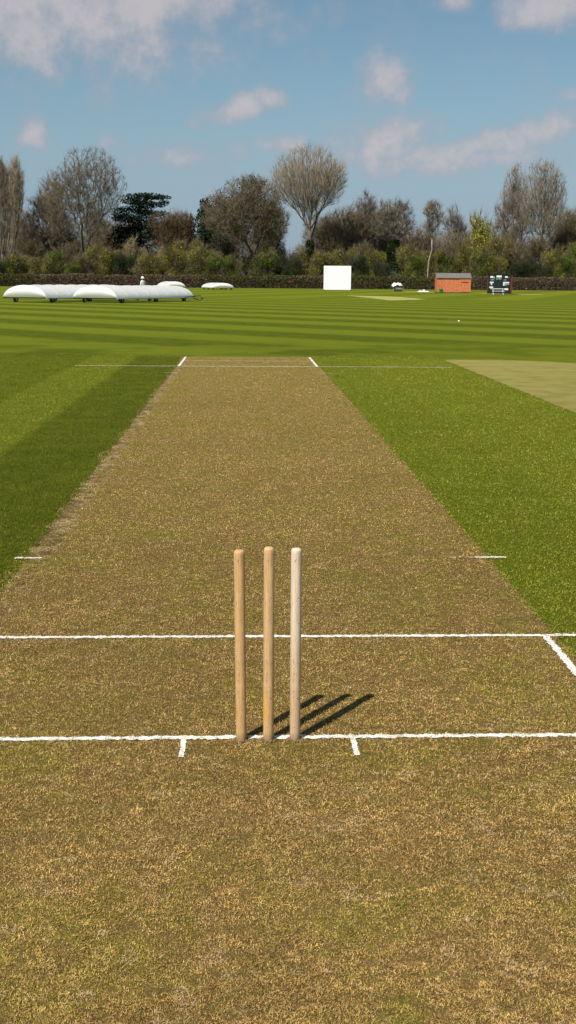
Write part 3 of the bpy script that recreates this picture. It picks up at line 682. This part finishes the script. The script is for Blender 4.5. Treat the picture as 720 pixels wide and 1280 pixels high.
# hedge along the boundary
def hedge(X0, X1, D0, D1, label):
    Ln = X1-X0; root = empty('hedge', ((X0+X1)/2, (D0+D1)/2, 0)); tag(root, label, 'hedge')
    n = int(Ln*620); u = rng.random(n); x = (u-.5)*Ln; yb = (D0-D1)/2*(1-2*u)
    hh = 2.25+.35*vnoise(x, x*0, .35)+.2*vnoise(x, x*0+9, 1.6)
    z = rng.random(n)**.9*hh; y = yb+rng.normal(0, .55, n)
    pts = np.stack([x, y, z], 1); k = vnoise(x, x*0+3, .11)*.7+vnoise(x, z, .9)*.3
    pb = np.array([(.13,.085,.052),(.17,.11,.07),(.09,.065,.042),(.20,.145,.095)])[rng.integers(0, 4, n)]; pg = np.array([(.055,.068,.016),(.085,.095,.020),(.12,.118,.03),(.045,.045,.016)])[rng.integers(0, 4, n)]
    c = np.where((k+rng.normal(0, .12, n) > .52)[:, None], pg, pb)*(1+rng.normal(0, .2, (n, 1)))
    link('foliage', leaf_mesh('foliage', pts, rng.normal(size=(n, 3)), .22, np.clip(c, .004, .5)), M_leaf, root)
    ns = int(Ln*40); xb = rng.uniform(-.5, .5, ns); Bp = np.stack([xb*Ln, (D0-D1)*-xb+rng.normal(0, .3, ns), np.zeros(ns)], 1)
    Tp = Bp+np.stack([rng.normal(0, .5, ns), rng.normal(0, .3, ns), rng.uniform(1.3, 2.6, ns)], 1)
    V, Fq = tubes(Bp, Tp, np.full(ns, .03), np.full(ns, .012), 4)
    link('stems', np_mesh('stems', V, Fq, 4, np.full((len(V), 3), .07)*np.array([1.2, .9, .7])), M_stem, root)
hedge(-66, 16.5, 238, 236, 'long clipped brown and green hedge on the left, ending behind the sight screen')
hedge(16.8, 92, 236, 226, 'long brown hedge running behind the hut and scoreboard on the right')

# ------------------------------------------------------------------ objects
M_white = noisy('white_sheet', (.93,.93,.91), (.87,.87,.85), 1.5, .5, .3, .25, .02)
_t = NT(M_white.node_tree); _tr = _t.new('ShaderNodeBsdfTranslucent'); _tr.inputs[0].default_value = (.93,.93,.91,1); _mx = _t.new('ShaderNodeMixShader'); _mx.inputs[0].default_value = .35
_t.l.new(_t.n['Principled BSDF'].outputs[0], _mx.inputs[1]); _t.l.new(_tr.outputs[0], _mx.inputs[2]); _t.l.new(_mx.outputs[0], _t.n['Material Output'].inputs[0])
M_wpaint = noisy('white_paint', (.93,.93,.92), (.87,.87,.86), 2.0, .6, .3)
M_steel = noisy('galvanised_steel', (.24,.27,.27), (.36,.39,.38), 8, .45, .5)
M_rubber = noisy('black_rubber', (.012,.012,.012), (.03,.03,.03), 12, .8, .3)
M_greenp = noisy('green_metal', (.03,.09,.06), (.05,.13,.09), 6, .5, .4)

def wheel(mb_t, mb_r, cx, cy, r, w_):
    n = 20
    for mb, r0, r1, ww in ((mb_t, r*.62, r, w_), (mb_r, .0, r*.62, w_*.6)):
        vs = []; fs = []
        for j in range(n):
            c, s_ = math.cos(2*math.pi*j/n), math.sin(2*math.pi*j/n)
            for (rr, xx) in ((r0, -ww/2), (r1, -ww/2), (r1, ww/2), (r0, ww/2)): vs.append((cx+xx, cy+c*rr, r+s_*rr))
        for j in range(n):
            k = (j+1) % n
            for a in range(4): fs.append((j*4+a, j*4+(a+1) % 4, k*4+(a+1) % 4, k*4+a))
        mb.add(vs, fs)
M_frame = noisy('dark_green_metal', (.015,.035,.026), (.03,.06,.045), 6, .6, .3)
M_seam = noisy('grey_webbing', (.50,.50,.48), (.62,.62,.60), 6, .8, .2)
def make_cover():
    """barrel shaped roll-on pitch cover, 12 m long (local Y), 3.4 m wide, on wheels"""
    root = empty('pitch_cover', (0, 0, 0)); Wc, Lc = 3.45, 11.6; z0, z1 = .37, 1.24
    ns, nl = 22, 36; vs = []; fs = []
    def prof(u, y):
        a = math.pi*(1-u); x = math.cos(a)*Wc/2; z = z0+(z1-z0)*math.sin(a)**1.08
        # sheet sags a little between hoops, every 1.5 m
        sag = .028*math.sin(math.pi*((y % 1.5)/1.5))*math.sin(a); return (x*(1-sag*.35), z-sag)
    for i in range(nl+1):
        y = Lc*i/nl
        for j in range(ns+1):
            x, z = prof(j/ns, y); vs.append((x, y, z))
    for i in range(nl):
        for j in range(ns): k = i*(ns+1)+j; fs.append((k, k+1, k+ns+2, k+ns+1))
    mb = MB(); mb.add(vs, fs)
    for y, i in ((0, 0), (Lc, nl)):   # end curtains bulge slightly
        k0 = len(mb.v); rows = 6
        for q in range(rows+1):
            for j in range(ns+1):
                x, z = prof(j/ns, y); tt = q/rows; zz = z*(1-tt)+z0*tt
                mb.v.append((x, y+(-1 if y == 0 else 1)*.22*math.sin(math.pi*min(1, tt))*math.sin(math.pi*j/ns), zz))
        for q in range(rows):
            for j in range(ns): k = k0+q*(ns+1)+j; mb.f.append((k, k+1, k+ns+2, k+ns+1))
    mb.build('canopy', M_white, root, smooth=True)
    fr = MB(); fr.box(-Wc/2-.03, -Wc/2+.05, 0, Lc, .29, .375); fr.box(Wc/2-.05, Wc/2+.03, 0, Lc, .29, .375)
    for y in (.05, 4, 8, Lc-.1): fr.box(-Wc/2+.05, Wc/2-.05, y, y+.06, .295, .36)
    fr.build('frame', M_frame, root)
    for y in (1.5, 3.0, 4.5, 6.0, 7.5, 9.0, 10.5):
        sm = MB(); sm.tube([(prof(j/ns, y)[0]*1.002, y, prof(j/ns, y)[1]+.006) for j in range(1, ns)], .016, 4); sm.build('seam', M_seam, root)
    g = MB(); g.tube([(Wc/2+.09, -.1, .33), (Wc/2+.09, Lc+.1, .29)], .05, 8); g.build('gutter', M_steel, root)
    for y in (1.1, 6.0, Lc-1.1):
        for s_ in (-1, 1):
            wt, wr = MB(), MB(); wheel(wt, wr, s_*(Wc/2-.25), y, .205, .16)
            o = wt.build('wheel', M_rubber, root); wr.build('rim', M_steel, o)
    tb = MB(); tb.tube([(Wc/2-.3, Lc-.3, .22), (Wc/2+.4, Lc-.2, .42), (Wc/2+.9, Lc-.6, .46), (Wc/2+.9, Lc-1.3, .44), (Wc/2+.4, Lc-1.7, .40), (Wc/2-.3, Lc-1.6, .22)], .028, 8)
    tb.build('tow_handle', M_rubber, root)
    h = MB(); h.tube([(Wc/2+.1, Lc-.1, .2), (Wc/2+.3, Lc+.2, .12), (Wc/2+.5, Lc+.1, .05), (Wc/2+.6, Lc+.5, .22), (Wc/2+.3, Lc+.6, .3)], .035, 8); h.build('drain_hose', M_rubber, root)
    return root
cov = make_cover()
th = math.radians(66); rz = th-math.pi/2
# the near end centre and heading of each of the four
def put_cover(o, x, y, rz, label, sc=1.0):
    o.location = (x, y, 0); o.rotation_euler = (0, 0, rz); o.scale = (1, 1, sc); tag(o, label, 'pitch cover', 'white mobile covers parked on the outfield')
put_cover(cov, gx(118, 78), 78, rz, 'large white barrel shaped cover, front of the near pair, reaching furthest right', .93)
c2 = copy_tree(cov); put_cover(c2, gx(30, 78), 78, rz, 'large white barrel shaped cover at the left end of the near pair', .95)
c3 = copy_tree(cov); put_cover(c3, gx(279, 190), 190, math.radians(11), 'small looking white cover standing alone on far grass, right of the man', .88)
c4 = copy_tree(cov); put_cover(c4, gx(219, 200), 200, math.radians(11), 'small looking far white cover half hidden behind the near pair', 1.0)

# sight screen
D = 190; x0, x1 = at(404.6, 350, D).x, at(438.6, 350, D).x; zt = gz(421, 332.3, D); cx = (x0+x1)/2; hw = (x1-x0)/2
ss = empty('sight_screen', (cx, D, 0), -.03); tag(ss, 'square white sight screen standing in front of the hedge', 'sight screen')
pm = MB()
for i in range(9):
    xa = -hw+2*hw*i/9; pm.box(xa+.0015, xa+2*hw/9-.0015, -.02, .02, .14, zt)
pm.build('screen_panel', M_wpaint, ss)
fm = MB(); fm.box(-hw, hw, .022, .09, .5, .6); fm.box(-hw, hw, .022, .09, zt-.3, zt-.2); fm.box(-hw, hw, .022, .09, zt*.55, zt*.55+.1)
for x in (-hw+.05, hw-.12): fm.box(x, x+.07, .09, .16, .1, zt-.05); fm.tube([(x+.03, .12, zt*.8), (x+.03, 1.5, .2)], .035, 6); fm.box(x, x+.07, -.8, 1.5, .12, .2)
fm.build('frame', M_wpaint, ss)
for x in (-hw+.08, hw-.08):
    for y in (-.7, 1.4):
        wt, wr = MB(), MB(); wheel(wt, wr, x, y, .12, .08); o = wt.build('wheel', M_rubber, ss); wr.build('rim', M_steel, o)

# hut
D = 163; xa, xb = at(546.2, 350, D).x, at(588.3, 350, D).x; Wh = xb-xa; He = gz(567, 347.6, D); Hr = gz(567, 341.8, D+.8)
hut = empty('wooden_hut', ((xa+xb)/2, D, 0), -.035); tag(hut, 'orange red timber hut with grey felt roof beside the hedge', 'shed')
mt, t, b = material('red_boards', None, .75, .2); P = coords(t); sx = t.new('ShaderNodeSeparateXYZ'); t.put(sx.inputs[0], P)
gap = t.m('FRACT', t.m('MULTIPLY', sx.outputs[0], 1/.15)); cb = t.mix(t.ss(t.noise(P, 4, 4, .6), .35, .65), (.46,.115,.040), (.60,.20,.085))
mp = t.new('ShaderNodeMapping'); t.put(mp.inputs[0], P); mp.inputs['Scale'].default_value = (6.6, 1, .25); cb = t.mix(t.m('MULTIPLY', t.ss(t.noise(mp.outputs[0], 1.5, 2), .4, .65), .5), cb, (.62,.25,.12))
t.put(b.inputs['Base Color'], t.mix(t.ss(gap, .06, .0), cb, (.16,.04,.02))); bump(t, b, t.ss(gap, 0, .08), .6, .02); M_red = mt
M_felt = noisy('roof_felt', (.125,.115,.110), (.18,.165,.155), 5, .9, .1, .3, .01)
hw = Wh/2; dp = 2.1
mb = MB(); mb.box(-hw, hw, 0, .04, .12, He); mb.box(-hw, hw, dp-.04, dp, .12, He)
for x in (-hw, hw-.04): mb.add([(x,.04,.12),(x,dp-.04,.12),(x,dp-.04,He),(x,dp/2,Hr-.05),(x,.04,He),(x+.04,.04,.12),(x+.04,dp-.04,.12),(x+.04,dp-.04,He),(x+.04,dp/2,Hr-.05),(x+.04,.04,He)],
                               [(0,1,2,3,4),(9,8,7,6,5),(0,5,6,1),(1,6,7,2),(2,7,8,3),(3,8,9,4),(4,9,5,0)])
mb.build('wall', M_red, hut)
mb = MB()
for s_ in (0, 1):
    y0, y1 = (-.14, dp/2) if s_ == 0 else (dp+.14, dp/2)
    zz0 = He-.02
    mb.add([(-hw-.1,y0,zz0),(hw+.1,y0,zz0),(hw+.1,y1,Hr),(-hw-.1,y1,Hr),(-hw-.1,y0,zz0+.05),(hw+.1,y0,zz0+.05),(hw+.1,y1,Hr+.05),(-hw-.1,y1,Hr+.05)], [(0,1,2,3),(4,5,6,7),(0,1,5,4),(1,2,6,5),(2,3,7,6),(3,0,4,7)])
mb.build('roof', M_felt, hut)
mb = MB(); mb.box(-hw-.03, hw+.03, -.03, dp+.03, 0, .11); mb.build('floor_bearer', M_bark_dark, hut)
mb = MB(); mb.box(hw-1.45, hw-.12, -.03, -.003, .18, He-.12); dr = mb.build('door', M_red, hut)
mb = MB()
for (a0, a1, b0, b1) in ((hw-1.49, hw-1.43, .15, He-.1), (hw-.14, hw-.08, .15, He-.1), (hw-1.43, hw-.14, He-.12, He-.07)): mb.box(a0, a1, -.045, -.004, b0, b1)
mb.build('door_frame', noisy('red_trim', (.56,.19,.09), (.62,.25,.13), 6), dr)
mb = MB(); mb.box(hw-1.3, hw-.3, -.045, -.032, He-.66, He-.52); mb.build('door_slot', noisy('dark_red_shutter', (.12,.03,.015), (.17,.045,.02), 6), dr)
mb = MB(); mb.box(hw-1.36, hw-1.31, -.07, -.032, 1.0, 1.2); mb.build('handle', M_rubber, dr)
for x in (-hw-.03, hw-.03):
    mb = MB(); mb.box(x, x+.06, -.05, .0-.003, .12, He-.03); mb.build('corner_board', noisy('corner_trim', (.50,.17,.08), (.58,.22,.11), 6), hut)

# scoreboard
D = 150; xa, xb = at(610.8, 350, D).x, at(637.8, 350, D).x; Wb = xb-xa; Zt = gz(624, 343.2, D)
sb = empty('scoreboard', ((xa+xb)/2, D, 0), -.10); tag(sb, 'black scoreboard hut with small white number plates and red brown side', 'scoreboard')
M_black = noisy('black_board', (.006,.012,.012), (.014,.022,.022), 5, .6, .3); M_rb = noisy('red_brown_boards', (.13,.025,.018), (.18,.04,.028), 6, .8, .2)
hw = Wb/2
mb = MB(); mb.box(-hw, hw, 0, .06, .15, Zt); mb.build('board', M_black, sb)
mb = MB(); mb.box(-hw, -hw+.05, .063, 1.5, .1, Zt-.06); mb.box(hw-.05, hw, .063, 1.5, .1, Zt-.06); mb.box(-hw+.05, hw-.05, 1.45, 1.5, .1, Zt-.06); mb.box(hw+.003, hw+.25, .1, .15, .1, Zt-.1)
mb.build('side_wall', M_rb, sb)
mb = MB(); mb.box(-hw-.06, hw+.06, -.08, 1.56, Zt+.003, Zt+.06); mb.build('roof', M_black, sb)
M_plate = noisy('white_plate', (.62,.66,.62), (.75,.78,.74), 8, .7, .2); M_grey = noisy('worn_grey_plate', (.16,.20,.20), (.30,.34,.34), 9, .7, .2)
sp = (D+CY)/F
def plate(x0, x1, y0, y1, mat=M_plate, nm='number_plate'):
    mb = MB(); mb.box((x0-624.3)*sp, (x1-624.3)*sp, -.02, -.003, gz(624, y1, D), gz(624, y0, D)); return mb.build(nm, mat, sb)
for q in [(613,616.6,345.1,347.4),(620.6,626.8,344.3,346.7),(631,634.2,345.2,347.2),(612.6,617.2,352.2,353.9),(614,615.6,354,356.2),(629,636.4,352.4,354.0),(629,630.8,354,357),(612.3,616.9,358.2,360),(631,635.4,360.3,362.6)]: plate(*q)
for q in [(616.7,618.6,345.8,348.2),(623.2,624.6,346.9,349.4),(625.1,626.6,347.6,349.3),(620.6,621.9,347.3,349.8),(634.3,636,346.2,347),(631,633.4,354.3,356.8),(633.7,636.2,354.3,356.2),(613.4,618,349.2,350.4),(629.6,633,349.4,350.4)]: plate(*q, M_grey, 'name_plate')

# bench and table in front of it
D = 148.4; bx = at(622.5, 360, D).x
bt = empty('picnic_table', (bx, D, 0), -.08); tag(bt, 'white wooden table and bench standing in front of the scoreboard', 'table')
mb = MB(); mb.box(-.95, .85, -.35, .35, .70, .75); mb.build('table_top', M_wpaint, bt)
mb = MB(); mb.box(-.75, .75, -.78, -.52, .42, .46); mb.build('seat', M_wpaint, bt)
for x in (-.65, .6):
    mb = MB(); mb.tube([(x, -.70, 0), (x, -.12, .698)], .035, 6); mb.tube([(x, .6, 0), (x, .12, .698)], .035, 6); mb.box(x-.03, x+.03, -.72, .3, .37, .417); mb.build('leg', M_wpaint, bt)

# covered roller by the hedge
D = 186; rx = at(497, 360, D).x
ro = empty('pitch_roller', (rx, D, 0), .15); ro.scale = (1.12, 1.12, 1.12); tag(ro, 'small pitch roller half covered by a crumpled cream sheet beside the hedge', 'roller')
dm = MB(); n = 24
for (x0_, x1_) in ((-.62, .62),): dm.tube([(x0_, 0, .42), (x1_, 0, .42)], .42, 24)
dm.build('drum', noisy('worn_steel', (.20,.19,.17), (.34,.33,.30), 6, .5, .5), ro)
fm = MB(); fm.box(-.72, -.66, -.55, .55, .5, .58); fm.box(.66, .72, -.55, .55, .5, .58); fm.box(-.66, .66, .5, .56, .5, .58); fm.tube([(-.5, .53, .56), (-.3, 1.0, 1.0), (.3, 1.0, 1.0), (.5, .53, .56)], .025, 6); fm.build('frame', M_rubber, ro)
vs = []; fs = []; nu, nv = 22, 16
for i in range(nu+1):
    for j in range(nv+1):
        u, v = i/nu*2-1, j/nv*2-1; rr = math.sqrt(min(1, u*u*.8+v*v*.8))
        z = 1.15-.25*u*u-.28*v*v-.10*u+.07*math.sin(u*7+v*3)+.05*math.sin(v*9-u*4); z -= .22*max(0, abs(u)-.75)/.25
        vs.append((u*.83+.03*math.sin(v*8), v*.62+.03*math.sin(u*9), z))
for i in range(nu):
    for j in range(nv): k = i*(nv+1)+j; fs.append((k, k+1, k+nv+2, k+nv+1))
mb = MB(); mb.add(vs, fs); mb.build('dust_sheet', noisy('cream_sheet', (.62,.57,.50), (.74,.70,.64), 3, .8, .2), ro, smooth=True)

# folded white sheet on the ground
D = 176; fx = at(529, 364, D).x; mb = MB(); vs = []; fs = []; nu, nv = 24, 8
for i in range(nu+1):
    for j in range(nv+1):
        u, v = i/nu*2-1, j/nv*2-1; e_ = max(0, 1-(abs(u)**4))*max(0, 1-(abs(v)**3)); z = .02+e_*(.20+.05*math.sin(u*9)+.04*math.sin(u*17+v*5))
        if abs(u-.05) < .12: z += .12*e_
        vs.append((u*.92, v*.45+.06*math.sin(u*5), z))
for i in range(nu):
    for j in range(nv): k = i*(nv+1)+j; fs.append((k, k+1, k+nv+2, k+nv+1))
mb.add(vs, fs); o = mb.build('folded_sheet', M_white, smooth=True, loc=(fx, D, 0)); tag(o, 'low white folded sheet lying on pale grass left of the red hut', 'sheet')

# green watering tank / spreader by the hut
D = 161.3; tx = at(551.4, 364, D).x
tk = empty('garden_spreader', (tx, D, 0), .3); tag(tk, 'bright green hand spreader with dark handle at the left corner of the hut', 'spreader')
M_brg = noisy('bright_green_plastic', (.01,.30,.05), (.02,.40,.08), 4, .4, .4)
mb = MB(); mb.add([(-.10,-.10,.22),(.10,-.10,.22),(.10,.10,.22),(-.10,.10,.22),(-.30,-.22,.60),(.30,-.22,.60),(.30,.22,.60),(-.30,.22,.60)], [(0,3,2,1),(4,5,6,7),(0,1,5,4),(1,2,6,5),(2,3,7,6),(3,0,4,7)]); mb.build('hopper', M_brg, tk, bevel=.02)
mb = MB(); mb.box(-.26, .26, -.02, .02, .16, .21); mb.tube([(-.2, .05, .3), (-.17, .5, 1.05), (.17, .5, 1.05), (.2, .05, .3)], .02, 6); mb.build('handle', M_rubber, tk)
for s_ in (-1, 1):
    wt, wr = MB(), MB(); wheel(wt, wr, s_*.31, 0, .18, .07); o = wt.build('wheel', M_brg, tk); wr.build('rim', M_rubber, o)

# small white marker discs on the outfield
for (px, py, lb) in ((573.5, 402.5, 'tiny white ball lying on the striped outfield right of the pitch'),):
    d = ray(px, py); tt = -CH/d.z; q = Vector((CX, -CY, CH))+d*tt
    import bmesh
    bm = bmesh.new(); bmesh.ops.create_uvsphere(bm, u_segments=20, v_segments=12, radius=.036)
    for v in bm.verts: v.co += v.co.normalized()*(.002 if abs(v.co.z) < .006 else 0)
    me = bpy.data.meshes.new('practice_ball'); bm.to_mesh(me); bm.free()
    for p in me.polygons: p.use_smooth = True
    o = link('practice_ball', me, M_wpaint, loc=(q.x, q.y, .037)); tag(o, lb, 'ball')

# ------------------------------------------------------------------ the man in whites behind the covers
D = 95.5; hx = gx(178.5, D)
man = empty('person', (hx, D, 0), math.radians(48)); tag(man, 'person in white cricket clothes and white sun hat standing behind the covers', 'person')
def skin_mesh(name, joints, bones, mat, parent, sub=2):
    me = bpy.data.meshes.new(name); me.from_pydata([j[0] for j in joints], bones, []); me.update()
    o = link(name, me, mat, parent)
    o.modifiers.new('skin', 'SKIN'); 
    for i, j in enumerate(joints):
        r = j[1]; me.skin_vertices[0].data[i].radius = (r if isinstance(r, tuple) else (r, r)); me.skin_vertices[0].data[i].use_root = (i == 0)
    sb_ = o.modifiers.new('sub', 'SUBSURF'); sb_.levels = sub; sb_.render_levels = sub
    o.modifiers['skin'].use_smooth_shade = True
    dg = bpy.context.evaluated_depsgraph_get(); ev = o.evaluated_get(dg); nm = bpy.data.meshes.new_from_object(ev)
    o.modifiers.clear(); o.data = nm
    if not nm.materials: nm.materials.append(mat)
    return o
M_skin = noisy('skin', (.50,.30,.21), (.56,.35,.25), 20, .5, .3)
M_cloth = noisy('white_cloth', (.74,.74,.72), (.80,.80,.78), 9, .9, .1, .3, .01)
# local axes: +Y is the way he faces
J = [((0,0,.96),(.13,.10)), ((0,.0,1.12),(.125,.09)), ((0,.01,1.32),(.155,.105)), ((0,0,1.47),(.09,.07)), ((0,.02,1.55),.052), ((0,.035,1.64),(.075,.088)), ((0,.03,1.73),(.068,.082)),
     ((.18,0,1.43),.055), ((.23,-.02,1.16),.042), ((.20,.16,.97),.032), ((.19,.22,.92),.028),
     ((-.18,0,1.43),.055), ((-.23,-.02,1.16),.042), ((-.20,.16,.97),.032), ((-.19,.22,.92),.028),
     ((.10,0,.88),.092), ((.11,.03,.50),.062), ((.12,-.01,.11),.042), ((.12,.13,.045),.036),
     ((-.10,0,.88),.092), ((-.11,.0,.50),.062), ((-.12,-.03,.11),.042), ((-.12,.11,.045),.036)]
Bn = [(0,1),(1,2),(2,3),(3,4),(4,5),(5,6),(3,7),(7,8),(8,9),(9,10),(3,11),(11,12),(12,13),(13,14),(0,15),(15,16),(16,17),(17,18),(0,19),(19,20),(20,21),(21,22)]
body = skin_mesh('body', J, Bn, M_skin, man)
inf = lambda j, k: (j[0], tuple(v+k for v in (j[1] if isinstance(j[1], tuple) else (j[1], j[1]))))
shirt_i = [0,1,2,3,7,8,9,11,12,13]; mpz = {k: i for i, k in enumerate(shirt_i)}
skin_mesh('shirt', [inf(J[i], .022) for i in shirt_i], [(mpz[a], mpz[b]) for a, b in Bn if a in mpz and b in mpz], M_cloth, man)
tr_i = [0,15,16,17,19,20,21]; mpz = {k: i for i, k in enumerate(tr_i)}
skin_mesh('trousers', [inf(J[i], .026) for i in tr_i], [(mpz[a], mpz[b]) for a, b in Bn if a in mpz and b in mpz], M_cloth, man)
hb = MB(); n = 24; vs = []; fs = []
for (r, z) in ((.001,1.845),(.06,1.84),(.092,1.80),(.102,1.72),(.165,1.695),(.168,1.688),(.10,1.70)):
    for j in range(n): a = 2*math.pi*j/n; vs.append((math.cos(a)*r, .03+math.sin(a)*r*1.12, z))
for i in range(6):
    for j in range(n): fs.append((i*n+j, i*n+(j+1) % n, (i+1)*n+(j+1) % n, (i+1)*n+j))
hb.add(vs, fs); hb.build('sun_hat', M_cloth, man, smooth=True)
for s_ in (-1, 1):
    sh = MB(); sh.add([(s_*.12-.05,-.10,0),(s_*.12+.05,-.10,0),(s_*.12+.055,.19,0),(s_*.12-.055,.19,0),(s_*.12-.04,-.08,.10),(s_*.12+.04,-.08,.10),(s_*.12+.035,.15,.07),(s_*.12-.035,.15,.07)],
        [(0,3,2,1),(4,5,6,7),(0,1,5,4),(1,2,6,5),(2,3,7,6),(3,0,4,7)]); sh.build('shoe', M_cloth, man, bevel=.02, smooth=True)

try: S.cycles.max_bounces = 6; S.cycles.transparent_max_bounces = 8
except Exception: pass
